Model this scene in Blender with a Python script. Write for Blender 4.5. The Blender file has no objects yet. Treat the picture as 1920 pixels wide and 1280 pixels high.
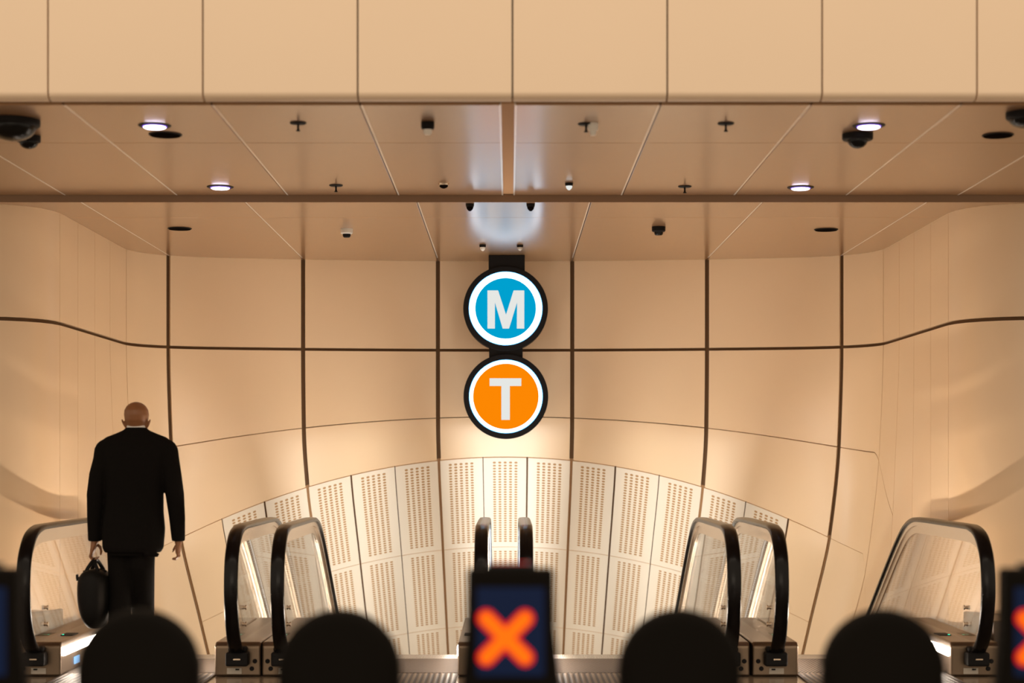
import bpy, bmesh, math, random
from mathutils import Vector, Matrix
PI = math.pi
random.seed(7)
SC = bpy.context.scene
COL = SC.collection
CZ = 1.39                      # eye height; every z below is measured from the hall floor

# ------------------------------------------------------------------ camera
cam_d = bpy.data.cameras.new('camera'); cam = bpy.data.objects.new('camera', cam_d); COL.objects.link(cam)
cam.location = (0, 0, CZ); cam.rotation_euler = (PI/2, 0, 0)
cam_d.sensor_width = 36; cam_d.lens = 65.25
cam_d.shift_x = 5/1920; cam_d.shift_y = 225/1920
cam_d.clip_end = 200; cam_d.clip_start = .05
cam_d.dof.use_dof = True; cam_d.dof.focus_distance = 14.0; cam_d.dof.aperture_fstop = 1.55
SC.camera = cam
# ------------------------------------------------------------------ colour, world
SC.view_settings.view_transform = 'Standard'; SC.view_settings.look = 'None'
SC.view_settings.gamma = 1; SC.view_settings.exposure = .13; SC.view_settings.use_curve_mapping = False
try: SC.cycles.use_denoising = True
except Exception: pass
SC.cycles.max_bounces = 10; SC.cycles.diffuse_bounces = 6; SC.cycles.transparent_max_bounces = 24
W = bpy.data.worlds.new('hall_air'); SC.world = W; W.use_nodes = True
W.node_tree.nodes['Background'].inputs[0].default_value = (1, .815, .62, 1)
W.node_tree.nodes['Background'].inputs[1].default_value = .86

def area(name, loc, target, sx, sy, power, color, spread=None):
    l = bpy.data.lights.new(name, 'AREA'); l.shape = 'RECTANGLE'; l.size = sx; l.size_y = sy
    l.energy = power; l.color = color
    if spread: l.spread = spread
    o = bpy.data.objects.new(name, l); COL.objects.link(o); o.location = loc
    d = Vector(target) - Vector(loc); o.rotation_euler = d.to_track_quat('-Z', 'Y').to_euler()
    return o
WARM = (1, .84, .66); CREAM = (1, .90, .78)
# unseen fill lights added to brighten the walls and the parapet
area('hall_fill_rear', (0, -5, 3.0), (0, 14, 2.2), 10, 1.6, 160, WARM)
area('parapet_fill_front', (0, 5.5, 7.5), (0, 9.5, 3.9), 11, .8, 95, WARM)
# linear uplights on the decks between the escalators, sloping down the shaft
for nm, lx_, pw, cc in (('shaft_uplight_middle', -.035, 58, (.93, .97, 1)), ('shaft_uplight_left', -1.6, 28, (1, .93, .84)), ('shaft_uplight_right', 1.56, 28, (1, .93, .84))):
    area(nm, (lx_, 16.0, -.80), (lx_, 16.6, .2), .12, 4.2, pw, cc)

# ------------------------------------------------------------------ materials
def mat(name, col, rough=.5, metal=0, spec=.5, emis=None, es=0, coat=0, aniso=0):
    m = bpy.data.materials.new(name); m.use_nodes = True
    b = m.node_tree.nodes['Principled BSDF']
    b.inputs['Base Color'].default_value = (*col, 1); b.inputs['Roughness'].default_value = rough
    b.inputs['Metallic'].default_value = metal; b.inputs['Specular IOR Level'].default_value = spec
    b.inputs['Coat Weight'].default_value = coat; b.inputs['Coat Roughness'].default_value = .2
    if emis: b.inputs['Emission Color'].default_value = (*emis, 1); b.inputs['Emission Strength'].default_value = es
    return m
def N(m, t, **kw):
    n = m.node_tree.nodes.new(t)
    for k, v in kw.items(): setattr(n, k, v)
    return n
def L(m, a, b): m.node_tree.links.new(a, b)
def mottle(m, amount=.06, scale=3.0, bump=0, bscale=40, rvar=0):
    """slow variation of the surface colour, optional fine bump"""
    b = m.node_tree.nodes['Principled BSDF']; c = tuple(b.inputs['Base Color'].default_value)
    tc = N(m, 'ShaderNodeTexCoord'); ns = N(m, 'ShaderNodeTexNoise'); ns.inputs['Scale'].default_value = scale
    ns.inputs['Detail'].default_value = 4
    L(m, tc.outputs['Object'], ns.inputs['Vector'])
    mx = N(m, 'ShaderNodeMix', data_type='RGBA')
    mx.inputs[6].default_value = tuple(x*(1-amount) for x in c[:3]) + (1,)
    mx.inputs[7].default_value = tuple(min(1, x*(1+amount)) for x in c[:3]) + (1,)
    L(m, ns.outputs['Fac'], mx.inputs[0]); L(m, mx.outputs[2], b.inputs['Base Color'])
    if bump:
        n2 = N(m, 'ShaderNodeTexNoise'); n2.inputs['Scale'].default_value = bscale
        L(m, tc.outputs['Object'], n2.inputs['Vector'])
        bp = N(m, 'ShaderNodeBump'); bp.inputs['Strength'].default_value = bump; bp.inputs['Distance'].default_value = .01
        L(m, n2.outputs['Fac'], bp.inputs['Height']); L(m, bp.outputs[0], b.inputs['Normal'])
    return m

M_wall = mottle(mat('cream_enamel_panel', (.82, .61, .385), .40, 0, .4, coat=.5), .03, 1.2, .01, 2.0); M_wall.node_tree.nodes['Principled BSDF'].inputs['Coat Roughness'].default_value = .28
M_perf = mat('perforated_cream_panel', (.80, .72, .595), .45, 0, .35)
def perforate(m):
    b = m.node_tree.nodes['Principled BSDF']
    uv = N(m, 'ShaderNodeUVMap'); uv.uv_map = 'UVMap'
    sp = N(m, 'ShaderNodeSeparateXYZ'); L(m, uv.outputs[0], sp.inputs[0])
    def math_(op, a, bb=None, v=None):
        n = N(m, 'ShaderNodeMath', operation=op)
        L(m, a, n.inputs[0])
        if bb is not None: L(m, bb, n.inputs[1])
        if v is not None: n.inputs[1].default_value = v
        return n.outputs[0]
    def cell(a, half, r):
        inside = math_('LESS_THAN', math_('ABSOLUTE', a), v=half)
        f = math_('SUBTRACT', math_('FRACT', math_('ADD', a, v=100.5 if half == 2.5 else 100.5)), v=.5)
        return inside, math_('POWER', math_('ABSOLUTE', math_('DIVIDE', f, v=r)), v=2.6)
    iu, du = cell(sp.outputs[0], 2.5, .285)
    iv, dv = cell(sp.outputs[1], 16.5, .33)
    hole = math_('LESS_THAN', math_('ADD', du, dv), v=1.0)
    msk = math_('MULTIPLY', math_('MULTIPLY', iu, iv), hole)
    mx = N(m, 'ShaderNodeMix', data_type='RGBA')
    mx.inputs[6].default_value = (.80, .72, .595, 1); mx.inputs[7].default_value = (.44, .25, .10, 1)
    L(m, msk, mx.inputs[0]); L(m, mx.outputs[2], b.inputs['Base Color'])
    inv = math_('SUBTRACT', msk, v=1.0); inv = math_('MULTIPLY', inv, v=-1.0)
    bp = N(m, 'ShaderNodeBump'); bp.inputs['Strength'].default_value = .25; bp.inputs['Distance'].default_value = .004
    L(m, inv, bp.inputs['Height']); L(m, bp.outputs[0], b.inputs['Normal'])
perforate(M_perf)
M_back = mat('brown_joint_backing', (.14, .08, .04), .8, 0, .2)
M_gap = mat('shallow_joint_fill', (.46, .28, .14), .7, 0, .2)
M_soff = mottle(mat('satin_bronze_soffit', (.33, .168, .064), .45, .15, .5, coat=1), .03, 6)
M_edgelight = mat('painted_edge_light', (.92, .86, .78), .3, .2, coat=1)  # pale colour stands in for light caught on the joint edges
M_strip_mat = mat('matt_bronze_strip', (.56, .33, .17), .7, 0, .2)
M_soff.node_tree.nodes['Principled BSDF'].inputs['Coat IOR'].default_value = 1.65
M_fascia = mat('fascia_brown', (.26, .155, .085), .5, .1)
M_para = mottle(mat('parapet_panel', (.82, .65, .475), .42, 0, .4), .02, 1.5)
M_floor = mottle(mat('polished_floor', (.22, .16, .11), .18, 0, .5), .15, 9)
M_black = mat('black_rubber', (.005, .004, .004), .24, 0, .18)
M_blackm = mottle(mat('matt_black', (.008, .007, .007), .6, 0, .15), .1, 20)
M_chrome = mat('champagne_trim', (.62, .50, .38), .22, .9)
M_steel = mottle(mat('brushed_steel', (.17, .122, .083), .32, .85), .06, 30)
M_suit = mottle(mat('black_suit_wool', (.007, .006, .0055), .9, 0, .08), .2, 60)
M_skin = mottle(mat('skin', (.27, .115, .048), .40, 0, .35), .08, 14)
M_shirt = mat('white_shirt', (.8, .78, .74), .7)
M_white = mat('white_plastic', (.8, .77, .7), .35)
M_dark = mat('dark_lens', (.005, .005, .005), .22, 0, .2)
M_leather = mottle(mat('black_leather', (.006, .0055, .005), .6, 0, .15), .15, 25, .1, 90)
M_hole = mat('dark_recess', (.008, .006, .005), .9, 0, 0)
M_gate = mat('gate_black', (.005, .004, .003), .7, 0, .06)
M_plaque = mat('grey_plaque', (.5, .45, .38), .5, .3)
def emat(name, col, s): return mat(name, (0, 0, 0), .6, 0, 0, col, s)
M_cyan = emat('lit_cyan', (.0, .34, .60), .95)
M_orange = emat('lit_orange', (1, .25, .001), .9)
M_lit = emat('lit_white', (.76, .77, .74), .95); M_ring = emat('lit_white_ring', (.80, .90, .97), 2.6)
M_halo = emat('blue_white_edge', (.10, .45, 1.0), 5)
M_down = emat('downlight_white', (.86, .80, 1.0), 7)
M_downrim = emat('downlight_violet', (.25, .12, .9), 1.5)
M_x = emat('x_orange', (1, .17, .006), 1.0)
M_xr = emat('x_red', (.9, .01, .015), 1.0)
M_screen = mat('screen_navy', (.003, .004, .008), .5, 0, .1, (.001, .012, .05), .5)
M_strip = emat('light_strip', (1, .84, .70), 80)
M_blue = emat('blue_button', (.35, .62, 1.0), 1.3)
M_ind = emat('orange_indicator', (1, .25, .02), 1.5)
M_green = emat('green_led', (.05, .9, .5), 2)
def glassmat():
    m = bpy.data.materials.new('balustrade_glass'); m.use_nodes = True
    nt = m.node_tree; nt.nodes.clear()
    out = N(m, 'ShaderNodeOutputMaterial'); tr = N(m, 'ShaderNodeBsdfTransparent'); gl = N(m, 'ShaderNodeBsdfGlossy')
    tr.inputs[0].default_value = (.95, .93, .90, 1); gl.inputs['Roughness'].default_value = .015
    lw = N(m, 'ShaderNodeLayerWeight'); lw.inputs[0].default_value = .5
    pw = N(m, 'ShaderNodeMath', operation='POWER'); pw.inputs[1].default_value = 5; L(m, lw.outputs['Facing'], pw.inputs[0])
    ma = N(m, 'ShaderNodeMath', operation='MULTIPLY_ADD'); ma.inputs[1].default_value = .95; ma.inputs[2].default_value = .045; L(m, pw.outputs[0], ma.inputs[0])
    mx = N(m, 'ShaderNodeMixShader'); L(m, ma.outputs[0], mx.inputs[0]); L(m, tr.outputs[0], mx.inputs[1]); L(m, gl.outputs[0], mx.inputs[2])
    L(m, mx.outputs[0], out.inputs[0]); return m
M_glass = glassmat()
def ribbed(name, base, dark, freq, axis, rough=.3, metal=.8, diag=0):
    m = mat(name, base, rough, metal, .12)
    b = m.node_tree.nodes['Principled BSDF']
    tc = N(m, 'ShaderNodeTexCoord'); mp = N(m, 'ShaderNodeMapping'); mp.inputs['Rotation'].default_value = (0, 0, diag)
    wv = N(m, 'ShaderNodeTexWave'); wv.bands_direction = axis; wv.inputs['Scale'].default_value = freq
    L(m, tc.outputs['Object'], mp.inputs[0]); L(m, mp.outputs[0], wv.inputs[0])
    cr = N(m, 'ShaderNodeValToRGB'); cr.color_ramp.elements[0].position = .35; cr.color_ramp.elements[1].position = .6
    cr.color_ramp.elements[0].color = (*dark, 1); cr.color_ramp.elements[1].color = (*base, 1)
    L(m, wv.outputs['Fac'], cr.inputs[0]); L(m, cr.outputs[0], b.inputs['Base Color'])
    bp = N(m, 'ShaderNodeBump'); bp.inputs['Strength'].default_value = .6; bp.inputs['Distance'].default_value = .004
    L(m, wv.outputs['Fac'], bp.inputs['Height']); L(m, bp.outputs[0], b.inputs['Normal'])
    return m
M_plate = ribbed('grooved_landing_plate', (.12, .085, .055), (.02, .013, .008), 9, 'X', .55, .1)
M_comb = ribbed('hatched_comb_plate', (.06, .04, .024), (.008, .005, .003), 14, 'X', .7, 0, .35)
M_step = ribbed('ribbed_step', (.30, .25, .2), (.04, .03, .02), 30, 'X')

# ------------------------------------------------------------------ helpers
def obj(name, bm, m, parent=None, smooth=False):
    me = bpy.data.meshes.new(name)
    bmesh.ops.recalc_face_normals(bm, faces=bm.faces[:])
    bm.to_mesh(me); bm.free()
    for x in (m if isinstance(m, (list, tuple)) else [m]): me.materials.append(x)
    if smooth:
        for p in me.polygons: p.use_smooth = True
    o = bpy.data.objects.new(name, me); COL.objects.link(o)
    if parent: o.parent = parent
    return o
def soft(o, ang=35):
    """smooth shading that keeps hard edges"""
    me = o.data
    bm = bmesh.new(); bm.from_mesh(me)
    for e in bm.edges: e.smooth = not (len(e.link_faces) == 2 and e.calc_face_angle(0) > math.radians(ang))
    for f in bm.faces: f.smooth = True
    bm.to_mesh(me); bm.free(); return o
def bev(o, w=.004, seg=2):
    md = o.modifiers.new('bevel', 'BEVEL'); md.width = w; md.segments = seg; md.limit_method = 'ANGLE'; md.angle_limit = .6
    return o
def thing(name, label, cat, loc=(0, 0, 0), rotz=0, group=None):
    o = bpy.data.objects.new(name, None); COL.objects.link(o); o.location = loc; o.rotation_euler = (0, 0, rotz)
    o.empty_display_size = .1
    return tag(o, label, cat, group)
def tag(o, label, cat, group=None):
    o['label'] = label; o['category'] = cat
    if group: o['group'] = group
    return o
def struct(o): o['kind'] = 'structure'; return o
def relabel(o, s): o['label'] = s; return o
def dup(root, loc=None, label=None, group=None):
    r = root.copy(); COL.objects.link(r)
    if loc: r.location = loc
    if label: r['label'] = label
    if group: r['group'] = group
    for ch in list(root.children):
        c = ch.copy(); COL.objects.link(c); c.parent = r
        for g in list(ch.children):
            d = g.copy(); COL.objects.link(d); d.parent = c
    return r
def add_box(bm, x0, x1, y0, y1, z0, z1):
    v = [bm.verts.new((x, y, z)) for x in (x0, x1) for y in (y0, y1) for z in (z0, z1)]
    for f in ((0, 1, 3, 2), (4, 6, 7, 5), (0, 4, 5, 1), (2, 3, 7, 6), (0, 2, 6, 4), (1, 5, 7, 3)):
        bm.faces.new([v[i] for i in f])
def box(name, x0, x1, y0, y1, z0, z1, m, parent=None, b=0):
    bm = bmesh.new(); add_box(bm, x0, x1, y0, y1, z0, z1); o = obj(name, bm, m, parent)
    return bev(o, b) if b else o
def add_lathe(bm, prof, n=32, c=(0, 0, 0), axis='Z', sx=1, sy=1):
    """prof: list of (r, h); closed with caps where r > 0"""
    rings = []
    for r, h in prof:
        ring = []
        for i in range(n):
            a = 2*PI*i/n; x, y, z = r*math.cos(a)*sx, r*math.sin(a)*sy, h
            if axis == 'Y': x, y, z = x, h, y
            if axis == 'X': x, y, z = h, x, y
            ring.append(bm.verts.new((c[0]+x, c[1]+y, c[2]+z)))
        rings.append(ring)
    for a, b in zip(rings, rings[1:]):
        for i in range(n): bm.faces.new((a[i], a[(i+1) % n], b[(i+1) % n], b[i]))
    bm.faces.new(rings[0]); bm.faces.new(rings[-1][::-1])
def lathe(name, prof, m, parent=None, n=32, c=(0, 0, 0), axis='Z'):
    bm = bmesh.new(); add_lathe(bm, prof, n, c, axis); return soft(obj(name, bm, m, parent))
def add_loft(bm, rings, n=24, p=2.0):
    """rings of (x,y,z,rx,ry): horizontal super-ellipses joined bottom to top"""
    rs = []
    for (x, y, z, rx, ry) in rings:
        ring = []
        for i in range(n):
            a = 2*PI*i/n; ca, sa = math.cos(a), math.sin(a)
            ring.append(bm.verts.new((x+rx*math.copysign(abs(ca)**(2/p), ca), y+ry*math.copysign(abs(sa)**(2/p), sa), z)))
        rs.append(ring)
    for a, b in zip(rs, rs[1:]):
        for i in range(n): bm.faces.new((a[i], a[(i+1) % n], b[(i+1) % n], b[i]))
    bm.faces.new(rs[0]); bm.faces.new(rs[-1][::-1])
def add_tube(bm, pts, radii, n=10, flat=1.0):
    pts = [Vector(p) for p in pts]; rs = []
    up = Vector((0, 0, 1))
    for i, p in enumerate(pts):
        t = (pts[min(i+1, len(pts)-1)] - pts[max(i-1, 0)]).normalized()
        s = t.cross(up if abs(t.z) < .9 else Vector((0, 1, 0))).normalized(); u = s.cross(t)
        r = radii[i] if isinstance(radii, (list, tuple)) else radii
        rs.append([bm.verts.new(p + s*math.cos(2*PI*k/n)*r + u*math.sin(2*PI*k/n)*r*flat) for k in range(n)])
    for a, b in zip(rs, rs[1:]):
        for k in range(n): bm.faces.new((a[k], a[(k+1) % n], b[(k+1) % n], b[k]))
    bm.faces.new(rs[0]); bm.faces.new(rs[-1][::-1])
def add_prism(bm, poly, plane, a0, a1):
    """poly in 2D; plane 'XZ' extruded along Y, 'YZ' along X, 'XY' along Z"""
    def P(u, v, w): return {'XZ': (u, w, v), 'YZ': (w, u, v), 'XY': (u, v, w)}[plane]
    A = [bm.verts.new(P(u, v, a0)) for u, v in poly]; B = [bm.verts.new(P(u, v, a1)) for u, v in poly]
    n = len(poly); bm.faces.new(A); bm.faces.new(B[::-1])
    for i in range(n): bm.faces.new((A[i], B[i], B[(i+1) % n], A[(i+1) % n]))
def catmull(pts, per=8):
    out = []; P = [pts[0]] + list(pts) + [pts[-1]]
    for i in range(1, len(P)-2):
        p0, p1, p2, p3 = P[i-1], P[i], P[i+1], P[i+2]
        for k in range(per):
            t = k/per
            out.append(tuple(.5*((2*b) + (-a+c)*t + (2*a-5*b+4*c-d)*t*t + (-a+3*b-3*c+d)*t**3) for a, b, c, d in zip(p0, p1, p2, p3)))
    out.append(tuple(pts[-1])); return out
def smooth01(t): t = max(0, min(1, t)); return t*t*(3-2*t)
F = 3480.0
def on_ceiling(px, py, h):      # a spot on the level soffit h above the eye
    D = F*h/(865-py); return ((px-955)*D/F, D)

# ------------------------------------------------------------------ the sculpted back wall
X0 = -.038
half = []                                                       # plan of the right half, from the middle outwards
for i in range(40): x = 2.5*i/40; half.append((x, 16.6-.046*x*x))
def bez(a, b, c, d, n):
    return [tuple((1-t)**3*p+3*(1-t)**2*t*q+3*(1-t)*t*t*r+t**3*s for p, q, r, s in zip(a, b, c, d)) for t in [k/n for k in range(n)]]
half += bez((2.5, 16.31), (2.88, 16.22), (3.2, 16.02), (3.2, 15.55), 24)
half += [(3.2, 15.55-(15.55-13.45)*i/20) for i in range(20)]
half += bez((3.2, 13.45), (3.2, 13.05), (3.42, 12.86), (3.9, 12.84), 24)
half += [(3.9+3.6*i/14, 12.84) for i in range(15)]
cum = [0]
for a, b in zip(half, half[1:]): cum.append(cum[-1]+math.dist(a, b))
def plan(s):
    sg = 1 if s >= 0 else -1; q = abs(s)
    import bisect
    i = max(1, min(len(cum)-1, bisect.bisect_left(cum, q))); t = (q-cum[i-1])/(cum[i]-cum[i-1])
    a, b = half[i-1], half[i]
    return (X0+sg*(a[0]+(b[0]-a[0])*t), a[1]+(b[1]-a[1])*t, (b[1]-a[1])/(cum[i]-cum[i-1])*1.0, sg*(b[0]-a[0])/(cum[i]-cum[i-1]))
def s_of_x(x):                                                  # along the back
    for i in range(1, len(half)):
        if half[i][0] >= x: return cum[i-1]+(cum[i]-cum[i-1])*(x-half[i-1][0])/(half[i][0]-half[i-1][0])
def s_of_d(d):                                                  # along the side
    for i in range(41, len(half)):
        if half[i][1] <= d: return cum[i-1]+(cum[i]-cum[i-1])*(half[i-1][1]-d)/(half[i-1][1]-half[i][1])
ZC = [1.80, .995, .40, .04, -.82, -1.67, -2.5, -3.3]
OC = [0, 0, .01, .20, 1.25, 2.35, 3.45, 4.5]
KC = [0, 0, .032, .085, .085, .085, .085, .085]
OX = [0, 0, .015, .050, .055, .055, .055, .055]
def pch(T, v):
    n = len(T)-1; v = max(0, min(n-1e-6, v)); i = int(v); t = v-i
    d = [T[k+1]-T[k] for k in range(n)]
    def m(k):
        if k == 0: return d[0]
        if k == n: return d[-1]
        if d[k-1]*d[k] <= 0: return 0
        return 2*d[k-1]*d[k]/(d[k-1]+d[k])
    m0, m1 = m(i), m(i+1)
    return (2*t**3-3*t*t+1)*T[i]+(t**3-2*t*t+t)*m0+(-2*t**3+3*t*t)*T[i+1]+(t**3-t*t)*m1
def S(s, v):
    x, y, _, _ = plan(s); e = .01
    xa, ya, _, _ = plan(s-e); xb, yb, _, _ = plan(s+e)
    t = Vector((xb-xa, yb-ya, 0)).normalized(); nrm = Vector((t.y, -t.x, 0))     # towards the room
    side = y < 15.75 and abs(x) > 2.9
    q = (x-X0)**2 + (23*(15.75-y) if side else 0); q = min(q, 42)
    a = smooth01((y-13.9)/1.7) if abs(x-X0) > 3.0 else 1.0
    z = pch(ZC, v)-pch(KC, v)*q
    off = (pch(OC, v)+pch(OX, v)*min(q, 22))*a
    p = Vector((x, y+off, z+CZ))
    return p
SJ = dict(a=s_of_x(.60), b=s_of_x(1.79), c=s_of_x(2.925), d=s_of_d(15.66), e=s_of_d(15.05), f=s_of_d(14.5), g=s_of_d(13.93), h=s_of_d(13.38))
SEND = cum[-1]-.02
def patch(bmw, s0, s1, v0, v1, gl, gr, gt, gb, nu, nv, perf=None, thick=.03):
    """one wall panel; g* are the joint half-widths on its four sides"""
    sm = (s0+s1)/2
    def dv_at(v, g):
        d = (S(sm, min(6.99, v+.01))-S(sm, v-.01 if v > .01 else v)).length/(.02 if v > .01 else .01); return g/max(d, .05)
    va, vb = v0+(dv_at(v0, gt) if gt else 0), v1-(dv_at(v1-.01, gb) if gb else 0)
    uvl = bmw.loops.layers.uv.get('UVMap') or bmw.loops.layers.uv.new('UVMap')
    G = []; UV = []
    for j in range(nv+1):
        v = va+(vb-va)*j/nv; row = []
        for i in range(nu+1):
            s = (s0+gl)+((s1-gr)-(s0+gl))*i/nu
            row.append(S(s, v))
        G.append(row)
    tot = [0]
    for j in range(nv): tot.append(tot[-1]+(G[j+1][nu//2]-G[j][nu//2]).length)
    V = [[bmw.verts.new(p) for p in row] for row in G]
    faces = []
    for j in range(nv):
        for i in range(nu):
            f = bmw.faces.new((V[j][i], V[j][i+1], V[j+1][i+1], V[j+1][i])); f.smooth = True; faces.append(f)
            if perf:
                f.material_index = 1
                for lp, (ii, jj) in zip(f.loops, ((i, j), (i+1, j), (i+1, j+1), (i, j+1))):
                    xx = ((s1-s0)-gl-gr)*(ii/nu)+gl-(s1-s0)/2
                    lp[uvl].uv = (xx/.049, (tot[jj]-tot[-1]*.487)/.0375)
    # returned edges
    def nrm(j, i):
        a = G[j][min(i+1, nu)]-G[j][max(i-1, 0)]; b = G[min(j+1, nv)][i]-G[max(j-1, 0)][i]
        return a.cross(b).normalized()
    ring = [(0, i) for i in range(nu+1)]+[(j, nu) for j in range(1, nv+1)]+[(nv, i) for i in range(nu-1, -1, -1)]+[(j, 0) for j in range(nv-1, 0, -1)]
    back = {}; frt = {}
    for (j, i) in ring: back[(j, i)] = bmw.verts.new(G[j][i]+nrm(j, i)*thick*SGN); frt[(j, i)] = bmw.verts.new(G[j][i])
    for k in range(len(ring)):
        A, B = ring[k], ring[(k+1) % len(ring)]
        f = bmw.faces.new((frt[A], back[A], back[B], frt[B])); f.smooth = False
# which way is away from the room
_a = S(.1, .5)-S(0, .5); _b = S(0, .6)-S(0, .5); SGN = 1 if _a.cross(_b).y > 0 else -1

def finish_wall(name, bm, mats):
    me = bpy.data.meshes.new(name); bm.to_mesh(me); bm.free()
    for x in mats: me.materials.append(x)
    o = bpy.data.objects.new(name, me); COL.objects.link(o); return struct(o)
def backing(bm, s0, s1, v0, v1, off, ns, nv, mi=0):
    V = []
    for j in range(nv+1):
        row = []
        for i in range(ns+1):
            s, v = s0+(s1-s0)*i/ns, v0+(v1-v0)*j/nv
            p = S(s, v); a = S(s+.01, v)-S(s-.01, v); b = S(s, min(v+.01, 7))-S(s, max(v-.01, 0))
            row.append(bm.verts.new(p+a.cross(b).normalized()*off*SGN))
        V.append(row)
    for j in range(nv):
        for i in range(ns):
            f = bm.faces.new((V[j][i], V[j][i+1], V[j+1][i+1], V[j+1][i])); f.smooth = True; f.material_index = mi
bm = bmesh.new(); bm.loops.layers.uv.new('UVMap')
a_, b_, c_ = SJ['a'], SJ['b'], SJ['c']
W1 = .0185
main = [-c_, -b_, -a_, a_, b_, c_]
for k in range(5):
    s0, s1 = main[k], main[k+1]
    patch(bm, s0, s1, 0, 1, W1, W1, 0, .013, 10, 6)
    patch(bm, s0, s1, 1, 2, W1, W1, .013, .004, 10, 8)
    patch(bm, s0, s1, 2, 3, W1, W1, .004, .005, 12, 10)
    n = 3
    for r in range(3, 7):
        for i in range(3):
            t0, t1 = s0+(s1-s0)*i/3, s0+(s1-s0)*(i+1)/3
            outer = (k == 0 and i == 0) or (k == 4 and i == 2)
            g0 = .012 if i == 0 else (.004 if (i+k) % 2 else .008)
            g1 = .012 if i == 2 else (.004 if (i+1+k) % 2 else .008)
            if outer and r > 3: pass
            patch(bm, t0, t1, r, r+1, g0, g1, .005 if r == 3 else .004, .004, 5, 10, perf=not outer)
# corner and side panels
for sg in (-1, 1):
    def pp(s0, s1, *a, **k):
        if sg > 0: patch(bm, s0, s1, *a, **k)
        else:
            v0, v1, gl, gr, gt, gb, nu, nv = a; patch(bm, -s1, -s0, v0, v1, gr, gl, gt, gb, nu, nv, **k)
    js = [c_, SJ['d'], SJ['e'], SJ['f'], SJ['g'], SJ['h'], SEND]
    gg = [W1, .006, .004, .0035, .0035, .003, .003]
    for i in range(6):
        nu = 10 if i in (0, 5) else 4
        if i == 5: nu = 34
        pp(js[i], js[i+1], 0, 1, gg[i], gg[i+1], 0, .013, nu, 6)
        if i < 2:
            pp(js[i], js[i+1], 1, 2, gg[i], gg[i+1], .013, .004, nu, 10)
            pp(js[i], js[i+1], 2, 3, gg[i], gg[i+1], .004, .003, nu, 14)
            pp(js[i], js[i+1], 3, 7, gg[i], gg[i+1], .003, .0, nu, 20)
        else: pp(js[i], js[i+1], 1, 4, gg[i], gg[i+1], .013, 0, nu, 40)
bb = bm
backing(bb, -c_, c_, 0, 3.0, .034, 90, 40, 2)
for sg in (-1, 1):
    backing(bb, min(sg*c_, sg*SEND), max(sg*c_, sg*SEND), 0, 3.0, .032, 110, 60, 2)
backing(bb, -c_, c_, 3.0, 7, .034, 60, 30, 3)
for k in range(5):
    for i in (1, 2):
        q_ = main[k]+(main[k+1]-main[k])*i/3
        backing(bb, q_-.018, q_+.018, 3.01, 7, .026, 1, 40, 2)
for sg in (-1, 1):
    backing(bb, min(sg*c_, sg*SEND), max(sg*c_, sg*SEND), 3.0, 7, .034, 50, 30, 2)
finish_wall('wall_back', bb, [M_wall, M_perf, M_back, M_gap])

# ------------------------------------------------------------------ ceiling
H1, H2 = 1.836, 1.79
def panels(bm, xs, ys, z, gx, gy, t=.04):
    for (x0, x1) in zip(xs, xs[1:]):
        for (y0, y1) in zip(ys, ys[1:]):
            add_box(bm, x0+gx, x1-gx, y0+gy, y1-gy, z, z+t)
bm = bmesh.new()
xs = [-8.5, -6.9, -6.13, -5.37, -4.6, -3.83, -3.07, -2.3, -1.535, -.77, -.045]
panels(bm, xs, [9.565, 10.7, 12.80], H1+CZ, .003, .0012)
xs2 = [.03, .78, 1.557, 2.33, 3.10, 3.87, 4.64, 5.4, 6.17, 6.94, 8.5]
panels(bm, xs2, [9.565, 10.7, 12.80], H1+CZ, .003, .0012)
o = struct(obj('ceiling', bm, [M_soff, M_edgelight])); bev(o, .003, 1)
struct(box('trim_8', -.042, .027, 9.57, 12.80, H1+CZ+.008, H1+CZ+.04, M_strip_mat))
# pale strips along the panel joints, painting the light their edges catch
bm = bmesh.new()
for x in xs[1:-1] + xs2[1:-1]:
    sgn = 1 if x > 0 else -1
    a, c = sorted((x-sgn*.003, x-sgn*.013)); add_box(bm, a, c, 9.57, 12.79, H1+CZ-.0015, H1+CZ+.0)
for x in (-.0475, .0325): add_box(bm, x-.0055, x+.0055, 9.57, 12.79, H1+CZ-.002, H1+CZ+.012)
struct(obj('trim_1', bm, M_edgelight))
bm = bmesh.new()
lx = [-8.5, -6.35, -5.2, -4.1, -2.965, -1.828, -.638, .562, 1.752, 2.89, 4.0, 5.1, 6.3, 8.5]
panels(bm, lx, [12.815, 13.63, 17.2], H2+CZ, .003, .001)
o = struct(obj('ceiling', bm, M_soff)); bev(o, .003, 1)
bm = bmesh.new()
for x in lx[4:10]:
    sgn = 1 if x > 0 else -1
    a, c = sorted((x-sgn*.003, x-sgn*.012)); add_box(bm, a, c, 12.82, 16.3, H2+CZ-.0015, H2+CZ+.0)
struct(obj('trim_2', bm, M_edgelight))  # lower soffit joints, edge light painted the same way
# fascia of the step between the two soffits
struct(box('trim_3', -8.5, 8.5, 12.803, 12.813, H2+CZ-.002, H1+CZ+.03, M_fascia))
# slab above, closes the joints
struct(box('ceiling', -8.5, 8.5, 9.56, 17.3, H1+CZ+.045, H1+CZ+.30, M_back))
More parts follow.
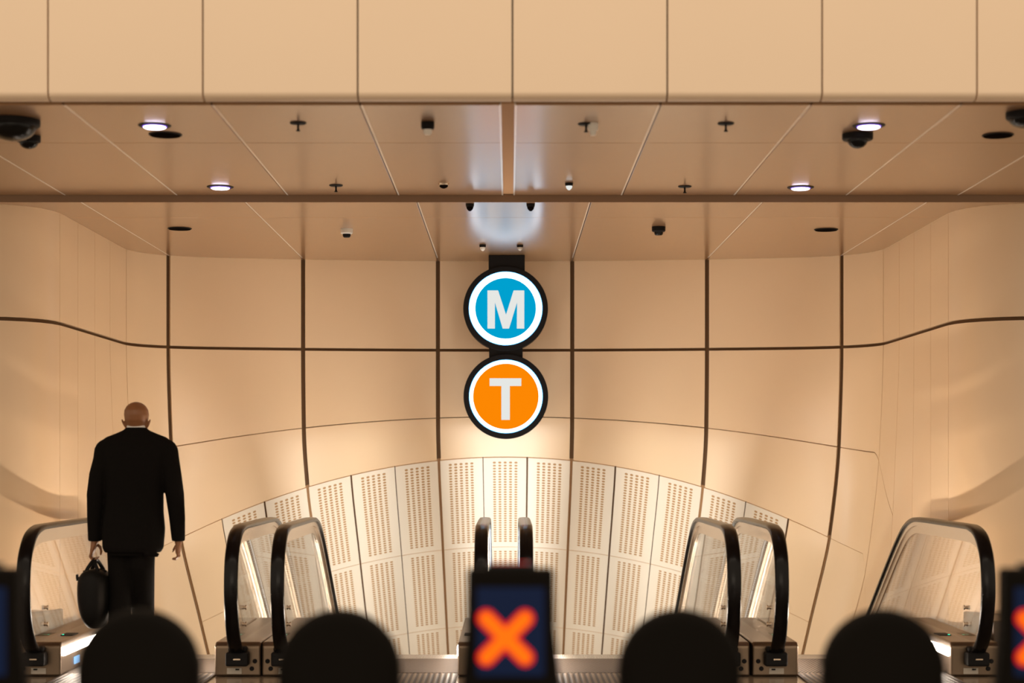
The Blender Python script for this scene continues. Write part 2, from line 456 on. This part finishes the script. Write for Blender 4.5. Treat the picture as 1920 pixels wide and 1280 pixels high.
# parapet: tall cream panels with a rounded lower edge
bm = bmesh.new()
prof = [(9.45, 4.6), (9.45, 1.885)]
for k in range(1, 8):
    a = k/7*PI/2*.92; prof.append((9.45+.046*(1-math.cos(a)), 1.885-.040*math.sin(a)))
prof += [(9.51, 1.842), (9.53, 4.6)]
prof = [(y, z+CZ) for y, z in prof]
px = [-8.9+ .03] ; px = [.016+.7885*k for k in range(-10, 11)]
for x0, x1 in zip(px, px[1:]): add_prism(bm, prof, 'YZ', x0+.0045, x1-.0045)
o = struct(obj('wall_front', bm, M_para)); soft(o, 40)
struct(box('trim_4', -8.5, 8.5, 9.50, 9.55, CZ+1.87, CZ+4.6, M_back))

# ------------------------------------------------------------------ floor
bm = bmesh.new(); add_box(bm, -9, 9, -7, 12.98, -.3, 0)
struct(obj('floor', bm, M_floor))
for k, sg in ((5, -1), (6, 1)):
    x0, x1 = sorted((sg*3.22+X0*0, sg*7.0))
    struct(box('trim_%d' % k, x0, x1, 12.35, 13.4, 0.0, .33, mottle(mat('plinth_brown', (.10, .065, .04), .4), .1), None, .01))

# ------------------------------------------------------------------ escalators
def rail_path():
    pts = [(12.02, .155), (11.86, .20), (11.74, .32), (11.67, .50), (11.665, .66), (11.71, .80), (11.84, .915), (12.02, .958), (12.25, .965), (12.8, .966), (13.45, .966), (13.75, .955), (14.0, .90), (14.25, .79), (14.6, .60), (15.2, .255), (17, -.785), (19, -1.94)]
    return catmull(pts, 6)
RP = rail_path()
def normals(path):
    out = []
    for i in range(len(path)):
        a, b = path[max(i-1, 0)], path[min(i+1, len(path)-1)]
        t = Vector((b[0]-a[0], b[1]-a[1])).normalized(); out.append(Vector((-t.y, t.x)))   # outward of the D shape
    return out
RN = normals(RP)
def sweep(bm, x, prof, i0=0, i1=None):
    """prof: (dx, dn) section carried along the rail path"""
    i1 = i1 or len(RP); rs = []
    for i in range(i0, i1):
        p = Vector(RP[i]); n = RN[i]
        rs.append([bm.verts.new((x+dx, p.x+n.x*dn, p.y+n.y*dn)) for dx, dn in prof])
    m = len(prof)
    for a, b in zip(rs, rs[1:]):
        for k in range(m): bm.faces.new((a[k], a[(k+1) % m], b[(k+1) % m], b[k]))
    bm.faces.new(rs[0]); bm.faces.new(rs[-1][::-1])
def deck_line(y, lift=0):
    return (.222 if y < 13.9 else .222-(y-13.9)*.577)+lift
def balustrade(x, inner, root, neighbour, outer_unit):
    """one side of an escalator; inner = +1 when the steps lie towards +X"""
    bm = bmesh.new()
    sweep(bm, x, [(-.043, -.012), (-.043, .006), (-.034, .016), (0, .019), (.034, .016), (.043, .006), (.043, -.012), (.030, -.016), (-.030, -.016)])
    soft(obj('handrail', bm, M_black, root), 50)
    bm = bmesh.new(); sweep(bm, x, [(-.022, -.045), (-.026, -.017), (.026, -.017), (.022, -.045)], 2)
    soft(obj('handrail_guide', bm, M_chrome, root), 50)
    bm = bmesh.new(); sweep(bm, x, [(-.012, -.10), (-.012, -.046), (.012, -.046), (.012, -.10)], 6)
    soft(obj('glass_frame', bm, M_chrome, root), 50)
    # glass: strip between the inner line of the rail and the deck
    bm = bmesh.new(); top = []
    for i in range(8, len(RP)):
        p = Vector(RP[i])+RN[i]*-.101
        if p.y > deck_line(p.x)+.002: top.append((p.x, p.y))
    # start where the inner line meets the deck
    poly_top = top; A = []; 
    for xx in (x-.006, x+.006):
        row = []
        ymin = min(p[0] for p in poly_top)
        for (py, pz) in poly_top:
            row.append((bm.verts.new((xx, py, pz)), bm.verts.new((xx, max(py, 11.99) if py < 12.1 else py, deck_line(py)))))
        A.append(row)
    cx = bm.verts
    for row in A:
        for r0, r1 in zip(row, row[1:]):
            try: bm.faces.new((r0[0], r1[0], r1[1], r0[1]))
            except Exception: pass
    for k in range(len(A[0])-1):
        bm.faces.new((A[0][k][0], A[1][k][0], A[1][k+1][0], A[0][k+1][0]))
    obj('glass_panel', bm, M_glass, root)
    # newel base and skirt
    w_in, w_out = .155, neighbour
    xa, xb = (x-w_out, x+w_in) if inner > 0 else (x-w_in, x+w_out)
    prof = [(12.0, .003), (12.0, .195), (12.03, .222), (13.9, .222), (19, -2.72), (19, -3.0), (13.9, -.06), (12.9, -.06), (12.9, .003)]
    bm = bmesh.new(); add_prism(bm, prof, 'YZ', xa, xb)
    b = bev(obj('newel_base', bm, M_steel, root), .012, 3)
    if outer_unit:
        pass
    # rubber inlet the handrail runs into, with its brush and screws
    bm = bmesh.new(); add_box(bm, x-.072, x+.072, 11.90, 12.0, .075, .165); add_box(bm, x-.060, x+.060, 11.93, 12.0, .165, .20)
    inl = bev(obj('handrail_inlet', bm, M_blackm, root), .012, 2)
    relabel(box('inlet_glint', x-.02, x+.025, 11.893, 11.899, .118, .126, M_chrome, inl), 'small bright bar added as a glint')  # thin bright bar put in as the glint on the rubber inlet
    out = -inner
    for (dx, dz) in ((.105, .10), (.085, .052)):
        lathe('access_plug', [(.013, -.008), (.015, -.004), (.013, 0)], M_blackm, root, 14, (x+out*dx, 11.998, dz), 'Y')
    pl = box('rating_plaque', x-.055+inner*.02, x+.04+inner*.02, 11.993, 11.999, .018, .056, M_plaque, root)
    box('plaque_print', x-.02, x+.005, 11.990, 11.993, .042, .052, M_blackm, pl)
    # deck sensor plate
    xd = x+inner*.085
    sp = box('deck_plate', xd-.04, xd+.04, 12.45, 12.62, .2225, .227, M_blackm, root)
    box('status_light', xd-.03*inner-.006, xd-.03*inner+.006, 12.47, 12.485, .227, .229, M_green, sp)
    xi = x+inner*.1555
    a, c = sorted((xi, xi+inner*.006))
    relabel(box('skirt_light', a, c, 12.06, 13.9, .128, .180, M_strip, root), 'glowing white strip on the skirt')
    if outer_unit:
        relabel(box('signal_button', a, c, 12.36, 12.50, .042, .090, M_blue, root), 'glowing pale blue square')
    for dz in (.32, .43):
        lathe('glass_clamp', [(.016, -.02), (.016, -.012), (.010, -.012), (.010, .012), (.016, .012), (.016, .02)], M_chrome, root, 16, (x, 12.22, dz), 'X')
units = [(-3.055, -1.75, 'leftmost escalator, the one the man in the black suit steps onto'),
         (-1.458, -.178, 'second escalator from the left, between the suited man and the red X gate'),
         (.108, 1.414, 'third escalator from the left, just right of the red X gate'),
         (1.714, 3.01, 'rightmost escalator beside the right hand wall')]
for k, (xl, xr, lab) in enumerate(units):
    root = thing('escalator', lab, 'escalator', (0, 0, 0), 0, 'glass sided escalators going down under the wall')
    nl = .141 if k else .16; nr = .141 if k < 3 else .16
    balustrade(xl, 1, root, nl, k == 0); balustrade(xr, -1, root, nr, k == 3)
    xa, xb = xl+.157, xr-.157
    box('landing_plate', xa, xb, 11.0, 12.10, .001, .012, M_plate, root, .003)
    box('comb_plate', xa, xb, 12.101, 12.97, .001, .014, M_comb, root, .003)
    zz = 0
    for j in range(8):
        zz = -[0, .06, .20, .40, .62, .85, 1.08, 1.31][j]
        relabel(box('step', xa+.004, xb-.004, 12.985+.4*j, 12.985+.4*j+.395, zz-.2, zz, M_step, root, .004), 'ribbed metal step')

# ------------------------------------------------------------------ round sign
sx, sD = -.0325, 16.06
s_ = F/sD
def sz(py): return CZ+(865-py)/s_
def spx(px): return (px-955)/s_
sign = thing('station_sign', 'tall black sign of two lit discs, blue M above orange T', 'sign', (0, 0, 0))
cM, cT = (spx(948), sz(578)), (spx(948.5), sz(743))
bm = bmesh.new()
def disc(bm, c, r, y0, y1, n=72): add_lathe(bm, [(r-.004, y0), (r, y0+.004), (r, y1)], n, (c[0], 0, c[1]), 'Y')
disc(bm, cM, 79.5/s_, sD+.004, sD+.16)
hs = soft(obj('disc_housing', bm, M_blackm, sign))
bm = bmesh.new(); disc(bm, cT, 79.5/s_, sD+.004, sD+.16); soft(obj('disc_housing', bm, M_blackm, sign))
box('neck', spx(917), spx(980), sD+.03, sD+.14, sz(690), sz(635), M_blackm, sign, .004)
box('ceiling_mount', spx(916), spx(984), sD+.02, sD+.16, sz(515), H2+CZ, M_blackm, sign, .006)
for c, rr, r_out, mm, nm in ((cM, 57, 68, M_cyan, 'blue'), (cT, 61.5, 68, M_orange, 'orange')):
    bm = bmesh.new(); disc(bm, c, (r_out+.9)/s_, sD-.001, sD+.004); relabel(obj('edge_glow', bm, M_halo, sign), 'thin blue glowing rim')
    bm = bmesh.new(); disc(bm, c, r_out/s_, sD-.006, sD+.003); relabel(soft(obj('white_ring', bm, M_ring, sign)), 'lit white ring')
    bm = bmesh.new(); disc(bm, c, rr/s_, sD-.010, sD-.004); relabel(soft(obj('colour_disc', bm, mm, sign)), 'lit %s disc' % nm)
def letter(name, polys, lab):
    bm = bmesh.new()
    for p in polys: add_prism(bm, [(spx(a), sz(b)) for a, b in p], 'XZ', sD-.013, sD-.009)
    return relabel(bev(obj(name, bm, M_lit, sign), .002, 2), lab)
letter('letter', [[(914, 616), (914, 544.5), (934, 544.5), (948.8, 590), (963, 544.5), (983, 544.5), (983, 616), (969, 616), (969.5, 567), (954.5, 616), (942.5, 616), (928, 567), (928, 616)]], 'white letter M')
letter('letter', [[(918, 723.5), (918, 709), (977.5, 709), (977.5, 723.5), (956, 723.5), (956, 787), (940, 787), (940, 723.5)]], 'white letter T')

# ------------------------------------------------------------------ ceiling fittings
def fit(px, py, h): x, y = on_ceiling(px, py, h); return (x, y, CZ+h)
def downlight(px, py, lab):
    t = thing('downlight', lab, 'ceiling light', fit(px, py, H1), 0, 'lit round downlights in the bronze soffit')
    lathe('bezel', [(.066, -.006), (.086, -.005), (.09, 0), (.09, .004)], M_blackm, t, 36)
    lathe('lens_rim', [(.060, -.010), (.066, -.008), (.066, -.004)], M_downrim, t, 36)
    relabel(lathe('lens', [(.052, -.016), (.060, -.012), (.060, -.008)], M_down, t, 36), 'glowing white lens')
for a in ((290, 235, 'lit downlight at upper left, just above a dark round speaker'), (413, 350, 'lit downlight at left close to the ceiling step'),
          (1629, 235, 'lit downlight at upper right, directly above a black dome camera'), (1501, 351, 'lit downlight at right close to the ceiling step')): downlight(*a)
def speaker(px, py, h, r, lab):
    t = thing('ceiling_speaker', lab, 'speaker', fit(px, py, h), 0, 'dark round ceiling speakers')
    lathe('rim', [(r*.93, -.006), (r, -.004), (r, .004)], M_blackm, t, 40)
    lathe('grille', [(r*.90, -.009), (r*.92, -.006), (r*.92, -.004)], M_hole, t, 40)
speaker(310, 252, H1, .093, 'dark round ceiling speaker below the upper left lit downlight')
speaker(1871, 253, H1, .088, 'dark round ceiling speaker at the far upper right edge')
speaker(337, 428, H2, .092, 'dark round ceiling speaker on the lower soffit at left')
speaker(1549, 430, H2, .092, 'dark round ceiling speaker on the lower soffit at right')
def sprinkler(px, py, h, lab):
    t = thing('sprinkler', lab, 'sprinkler', fit(px, py, h), 0, 'small ceiling sprinklers')
    lathe('escutcheon', [(.038, -.008), (.045, -.004), (.045, .002)], M_blackm, t, 24)
    lathe('stem', [(.008, -.040), (.006, -.034), (.006, -.008)], M_blackm, t, 12)
    lathe('deflector', [(.010, -.046), (.012, -.043), (.010, -.040)], M_blackm, t, 16)
sprinkler(559, 230, H1, 'black sprinkler at upper left, right of the lit downlight')
sprinkler(630, 347, H1, 'black sprinkler left of the pale strip, near the ceiling step')
sprinkler(1361, 231, H1, 'black sprinkler at upper right, left of the dome camera')
sprinkler(1284, 349, H1, 'black sprinkler right of the pale strip, near the ceiling step')
sprinkler(1099, 232, H1, 'black sprinkler with a pale detector touching its right side')
def dome(px, py, h, r, base, lab, dz=1.2):
    t = thing('dome_camera', lab, 'camera', fit(px, py, h), 0, 'black dome cameras')
    lathe('mounting_base', [(base*.94, -.035), (base, -.028), (base, .0)], M_blackm, t, 40)
    lathe('camera_dome', [(.004, -.035-r*dz)]+[(r*math.sin(a), -.035-r*dz*math.cos(a)) for a in [k*PI/20 for k in range(1, 10)]]+[(r, -.034)], M_dark, t, 32)
dome(1608, 251, H1, .056, .086, 'black dome camera below the upper right lit downlight', .85)
dome(24, 225, H1, .125, .145, 'large black dome camera at the far upper left edge', .62)
dome(54, 255, H1, .052, .066, 'small black dome camera tucked under the large left one', .75)
dome(1926, 211, H1, .095, .11, 'black dome camera cut by the right edge of the frame', .5)
def detector(px, py, h, body, cap, lab, r=.042):
    t = thing('smoke_detector', lab, 'detector', fit(px, py, h), 0, 'small ceiling detectors')
    lathe('detector_body', [(r*.82, -.040), (r, -.032), (r, .0)], body, t, 28)
    lathe('sensor_cap', [(r*.45, -.066), (r*.62, -.058), (r*.66, -.040)], cap, t, 24)
detector(650, 429, H2, M_white, M_blackm, 'white detector with a dark tip on the lower left soffit', .047)
detector(1235, 425, H2, M_blackm, M_dark, 'black detector on the lower right soffit', .052)
detector(1112, 231, H1, M_white, M_white, 'pale small detector beside a black sprinkler', .028)
detector(802, 229, H1, M_blackm, M_white, 'dark detector with a pale tip left of the central strip', .036)
def eyeball(px, py, h, r, drop, ring, core, lab):
    t = thing('spotlight', lab, 'spotlight', fit(px, py-drop*.0, h), 0, 'small ceiling spots')
    lathe('bezel', [(r*.80, -drop*.45), (r, -drop*.38), (r*1.04, -.004), (r*1.08, .0)], ring, t, 28)
    lathe('spot_core', [(r*.30, -drop)]+[(r*.86*math.sin(a), -drop*.42-drop*.58*math.cos(a)) for a in [k*PI/16 for k in range(2, 9)]], core, t, 24)
eyeball(832, 343.5, H1, .034, .034, M_chrome, M_hole, 'dark eyed spotlight left of the central strip')
eyeball(1067, 343, H1, .025, .046, M_blackm, M_lit, 'glowing white spotlight right of the central strip')
eyeball(881, 382, H2, .028, .050, M_blackm, M_hole, 'dark spotlight above the sign, near left of the blue glow')
eyeball(995, 382, H2, .028, .050, M_blackm, M_hole, 'dark spotlight above the sign, near right of the blue glow')
eyeball(905, 458.5, H2, .026, .052, M_blackm, M_white, 'pale small spotlight just above the sign at left')
eyeball(975, 459, H2, .026, .048, M_blackm, M_plaque, 'greyish small spotlight just above the sign at right')

# ------------------------------------------------------------------ the man
def remesh(o, v=.006, it=4):
    md = o.modifiers.new('remesh', 'REMESH'); md.mode = 'VOXEL'; md.voxel_size = v; md.use_smooth_shade = True
    sm = o.modifiers.new('smooth', 'SMOOTH'); sm.factor = .5; sm.iterations = it
    return o
MX, MY = -2.372, 11.8
bm = bmesh.new()
# head: skull, jaw, nose, ears, brow; looking forward (away from the camera) and a little down
add_loft(bm, [(0, .055, 1.522, .030, .030), (0, .045, 1.54, .048, .055), (0, .034, 1.565, .052, .068), (0, .024, 1.60, .061, .082), (0, .012, 1.64, .073, .096),
              (0, .008, 1.675, .078, .099), (0, .004, 1.705, .074, .094), (0, .002, 1.73, .060, .076), (0, 0, 1.748, .037, .047), (0, 0, 1.756, .012, .015)], 28)
add_loft(bm, [(0, .112, 1.612, .014, .012), (0, .118, 1.622, .015, .016), (0, .108, 1.645, .009, .010), (0, .098, 1.665, .007, .007)], 12)      # nose
add_loft(bm, [(0, .092, 1.578, .020, .012), (0, .100, 1.585, .024, .011), (0, .092, 1.592, .020, .010)], 12)                              # lips
add_loft(bm, [(0, .088, 1.668, .052, .010), (0, .094, 1.675, .058, .012), (0, .088, 1.682, .050, .010)], 14)                              # brow
for sg in (-1, 1):                                                                                                                       # ears
    add_loft(bm, [(sg*.062, .006, 1.588, .008, .010), (sg*.070, .004, 1.602, .009, .014), (sg*.080, -.002, 1.622, .0075, .020), (sg*.087, -.005, 1.636, .006, .017), (sg*.090, 0, 1.648, .004, .009)], 12)
add_loft(bm, [(0, .0, 1.42, .075, .07), (0, .0, 1.47, .060, .060), (0, .005, 1.53, .052, .056), (0, .012, 1.60, .050, .058)], 20)           # neck
add_loft(bm, [(-.03, 0, .86, .13, .09), (-.03, 0, .95, .145, .10), (-.02, 0, 1.08, .13, .09), (-.01, 0, 1.25, .15, .10), (0, 0, 1.38, .165, .10), (0, 0, 1.44, .14, .085), (0, 0, 1.48, .06, .06)], 24)
LEGS = [[(-.105, .02, .88), (-.105, .02, .50), (-.11, -.05, .09)], [(.035, 0, .88), (.022, .10, .50), (.02, .14, .09)]]
for leg in LEGS:
    add_tube(bm, leg, [.075, .05, .035], 14)
    a = leg[-1]; add_tube(bm, [(a[0], a[1]-.03, .05), (a[0], a[1]+.06, .045), (a[0], a[1]+.15, .035)], [.034, .036, .03], 12)
ARM = {1: [(.195, 0, 1.44), (.225, -.01, 1.30), (.247, -.012, 1.17), (.258, .01, 1.02), (.262, .03, .885)], -1: [(-.20, 0, 1.44), (-.232, -.01, 1.30), (-.252, -.012, 1.17), (-.262, .005, 1.02), (-.268, .02, .885)]}
for sg in (-1, 1): add_tube(bm, ARM[sg]+[(ARM[sg][-1][0], ARM[sg][-1][1]+.004, .862)], [.05, .045, .04, .032, .026, .025], 14)
# right hand: half curled, thumb in front towards the leg
hx, hy = .262, .034
add_loft(bm, [(hx-.004, hy, .790, .014, .034), (hx-.002, hy, .81, .017, .042), (hx, hy, .835, .018, .040), (hx, hy, .865, .021, .028), (hx, hy, .885, .024, .026)], 16)
for k, (dy, ln) in enumerate(((-.031, .85), (-.010, 1.0), (.011, .98), (.031, .9))):
    add_tube(bm, [(hx-.002, hy+dy, .797), (hx+.002, hy+dy*1.02, .797-.026*ln), (hx-.016*ln, hy+dy, .797-.042*ln), (hx-.040*ln, hy+dy*.97, .797-.040*ln)], [.0088, .0085, .008, .0065], 10)
add_tube(bm, [(hx-.006, hy+.030, .852), (hx-.026, hy+.050, .835), (hx-.040, hy+.052, .812), (hx-.046, hy+.048, .795)], [.011, .0105, .0095, .007], 10)
# left hand: closed round the bag's handles
gx, gy = -.268, .024; GZ = .765
add_loft(bm, [(gx-.018, gy, .785, .011, .036), (gx-.016, gy, .80, .014, .042), (gx-.010, gy, .825, .018, .040), (gx-.004, gy, .855, .021, .030), (gx, gy, .885, .025, .027)], 16)
for k, (dy, ln) in enumerate(((-.033, .88), (-.011, 1.0), (.011, .98), (.033, .9))):
    add_tube(bm, [(gx-.018, gy+dy, .795), (gx-.026, gy+dy, .795-.026*ln), (gx-.012, gy+dy, .795-.048*ln), (gx+.012, gy+dy, .795-.046*ln), (gx+.020, gy+dy, .795-.024*ln)], [.0088, .0088, .0083, .008, .0065], 10)
add_tube(bm, [(gx+.004, gy+.030, .850), (gx+.024, gy+.040, .832), (gx+.034, gy+.030, .805), (gx+.034, gy+.012, .780)], [.011, .0105, .0095, .0075], 10)
man = obj('person', bm, M_skin, None, True)
man.location = (MX, MY, .0125)
tag(man, 'bald person in black suit seen from behind, holding a black bag at left', 'person')
remesh(man, .0055, 3)
bm = bmesh.new()      # jacket: body, two sleeves, collar, one mesh
add_loft(bm, [(-.022, .0, .800, .175, .118), (-.020, 0, .83, .192, .128), (-.016, 0, .95, .198, .130), (-.014, 0, 1.06, .186, .124), (-.010, 0, 1.18, .182, .124), (-.006, 0, 1.30, .195, .130), (-.002, 0, 1.42, .215, .130),
              (0, 0, 1.475, .228, .115), (0, 0, 1.508, .222, .100), (0, 0, 1.532, .190, .088), (0, 0, 1.556, .128, .078), (0, 0, 1.577, .079, .072), (0, .002, 1.594, .063, .068)], 36, 2.4)
for sg in (-1, 1):
    a = ARM[sg]
    add_loft(bm, [(a[4][0], a[4][1]+.002, .870, .041, .044)]+[(q[0], q[1], q[2], w, w*1.08) for q, w in zip(a[::-1], (.043, .051, .059, .064))]+
             [(sg*.208, 0, 1.40, .064, .074), (sg*.204, 0, 1.46, .060, .072), (sg*.199, 0, 1.492, .048, .062), (sg*.188, 0, 1.512, .036, .048)], 22)
add_loft(bm, [(.110, -.085, .80, .055, .03), (.112, -.085, .775, .045, .022)][::-1], 12)
jk = obj('jacket', bm, M_suit, man, True); remesh(jk, .007, 5)
bm = bmesh.new()
add_loft(bm, [(-.035, 0, .78, .142, .100), (-.035, 0, .86, .155, .105), (-.035, 0, .98, .15, .10)], 28, 2.3)
for leg, sg in zip(LEGS, (-1, 1)):
    x, y, z = leg[0]
    add_tube(bm, [(x, y, .88), (x+(.002 if sg < 0 else -.004), y+.01, .72), (leg[1][0], leg[1][1], .50), ((leg[1][0]+leg[2][0])/2, (leg[1][1]+leg[2][1])/2, .30), (leg[2][0], leg[2][1], .05)], [.088, .084, .074, .070, .066], 20)
tr = obj('trousers', bm, M_suit, man, True); remesh(tr, .008, 5)
for leg in LEGS:
    a = leg[-1]; bm = bmesh.new()
    add_loft(bm, [(a[0], a[1]+.06, .001, .048, .148), (a[0], a[1]+.06, .018, .050, .150), (a[0], a[1]+.055, .045, .046, .14), (a[0], a[1]+.02, .075, .042, .085), (a[0], a[1]-.005, .10, .040, .055)], 24, 2.3)
    obj('shoe', bm, M_leather, man, True)
bm = bmesh.new(); rr = []
for z, r in ((1.575, .062), (1.600, .0605), (1.622, .0580), (1.622, .054), (1.590, .054)):
    rr.append([bm.verts.new((r*math.cos(2*PI*k/28), .006+r*1.05*math.sin(2*PI*k/28), z-.012*max(0, math.sin(2*PI*k/28)))) for k in range(28)])
for a, b in zip(rr, rr[1:]):
    for k in range(28): bm.faces.new((a[k], a[(k+1) % 28], b[(k+1) % 28], b[k]))
obj('shirt_collar', bm, M_shirt, man, True)
for sg in (-1, 1):
    bm = bmesh.new(); add_lathe(bm, [(.002, -.012), (.009, -.007), (.012, 0), (.009, .007), (.002, .012)], 14, (sg*.030, .092, 1.650)); obj('eye', bm, M_white, man, True)

# ------------------------------------------------------------------ the bag he carries
bag = thing('briefcase', 'soft black briefcase held by two handles in the left hand', 'bag', (MX+gx, MY+gy, 0))
bm = bmesh.new()
add_loft(bm, [(.01, 0, .330, .022, .08), (.008, 0, .340, .040, .12), (.006, 0, .365, .062, .155), (.003, 0, .42, .085, .180), (0, 0, .50, .099, .190), (0, 0, .60, .100, .190), (0, 0, .65, .094, .185), (-.002, 0, .675, .075, .175), (0, 0, .690, .066, .16), (0, 0, .700, .045, .15), (0, 0, .706, .015, .13)], 36, 2.6)
b_ = soft(obj('bag_body', bm, M_leather, bag), 60)
sb = b_.modifiers.new('sub', 'SUBSURF'); sb.levels = 1; sb.render_levels = 1
for sg in (-1, 1):
    bm = bmesh.new()
    pts = catmull([(sg*.045, -.085, .655), (sg*.040, -.08, .69), (sg*.018, -.062, .735), (sg*.004+.002, -.03, .762), (sg*.004+.002, 0, .768), (sg*.004+.002, .03, .762), (sg*.018, .062, .735), (sg*.040, .08, .69), (sg*.045, .085, .655)], 5)
    add_tube(bm, pts, .012, 10); obj('bag_handle', bm, M_leather, bag, True)
bm = bmesh.new(); add_box(bm, -.112, -.092, -.035, .035, .632, .655); add_box(bm, -.118, -.108, -.02, .02, .642, .672); bev(obj('side_buckle', bm, M_leather, bag), .004)
bm = bmesh.new(); pts = [(-.075+.15*k/10, -.17+.034*0, .668+.010*math.sin(k/10*PI)) for k in range(11)]; add_tube(bm, [(p[0], 0, p[2]+.022) for p in pts], .006, 8); obj('zip', bm, M_leather, bag, True)

# ------------------------------------------------------------------ ticket gates in the foreground
def rounded_cross(R, w, n=10):
    """outline of an X with round arm ends; R half-length along each arm, w half width"""
    pts = []
    for q in range(4):
        a = PI/4+q*PI/2; ca, sa = math.cos(a), math.sin(a)
        for k in range(n+1):
            b = -PI/2+PI*k/n; u, v = (R-w)+w*math.cos(b), w*math.sin(b)
            pts.append((u*ca-v*sa, u*sa+v*ca))
        c = a+PI/4; pts.append((w*math.sqrt(2)*math.cos(c), w*math.sqrt(2)*math.sin(c)))
    return pts
GY = 4.5
def gate(xc, lab, mode, paddles):
    t = thing('ticket_gate', lab, 'ticket gate', (xc, GY, 0), 0, 'black ticket gates in the foreground')
    bm = bmesh.new()
    add_prism(bm, [(-.106, 1.130), (.106, 1.130), (.108, .98), (.124, .84), (.130, .60), (-.130, .60), (-.120, .84), (-.108, .98)], 'XZ', 0, .075)
    bev(obj('display_head', bm, M_gate, t), .012, 3)
    box('cabinet', -.125, .125, 0, 1.3, 0, .598, M_gate, t, .02)
    scr = box('display', -.082, .082, -.004, .002, .87, 1.085, M_screen, t, .003)
    if mode == 'x':
        zx = CZ-(1195-865)/(F/GY)
        for R, w, y0, y1, mm, lb in ((.089, .0225, -.0065, -.0042, M_xr, 'red rim of the lit X'), (.082, .0155, -.0085, -.0066, M_x, 'bright orange red lit X')):
            bm = bmesh.new(); add_prism(bm, [(a-.012, b+zx) for a, b in rounded_cross(R, w)], 'XZ', y0, y1); relabel(obj('cross_symbol', bm, mm, scr), lb)
    rd = box('card_reader', -.058, .058, .020, .068, 1.130, 1.142, M_dark, t, .003)
    box('reader_light', -.045, .045, .030, .034, 1.142, 1.1432, M_xr, rd)
    for dx in paddles:
        bm = bmesh.new(); r = .152; zt = 1.025
        prof = [(dx+r*math.cos(a), zt-r+r*math.sin(a)) for a in [PI*k/32 for k in range(33)]]
        prof = prof+[(dx-r*.96, .35), (dx-r*.8, .25), (dx+r*.8, .25), (dx+r*.96, .35)]
        add_prism(bm, prof, 'XZ', .05, .14)
        p = bev(obj('gate_paddle', bm, M_gate, t), .03, 4); relabel(p, 'round topped black gate paddle')
        for pl in p.data.polygons: pl.use_smooth = True
        sgn = 1 if dx > 0 else -1
        a, c = sorted((sgn*.12, dx-sgn*r*.9)); box('paddle_arm', a, c, .07, .12, .45, .75, M_gate, t, .01)
    return t
gate(.003, 'black ticket gate in front centre showing a glowing orange red X', 'x', (-.423, .418))
gate(-1.302, 'black ticket gate cut by the left edge of the frame', 'blank', (.387,))
g = gate(1.307, 'black ticket gate cut by the right edge with red lights', 'x', (-.383,))
lathe('indicator_light', [(.018, 0), (.018, .02), (.010, .03)], M_ind, g, 20, (.03, .04, 1.13))
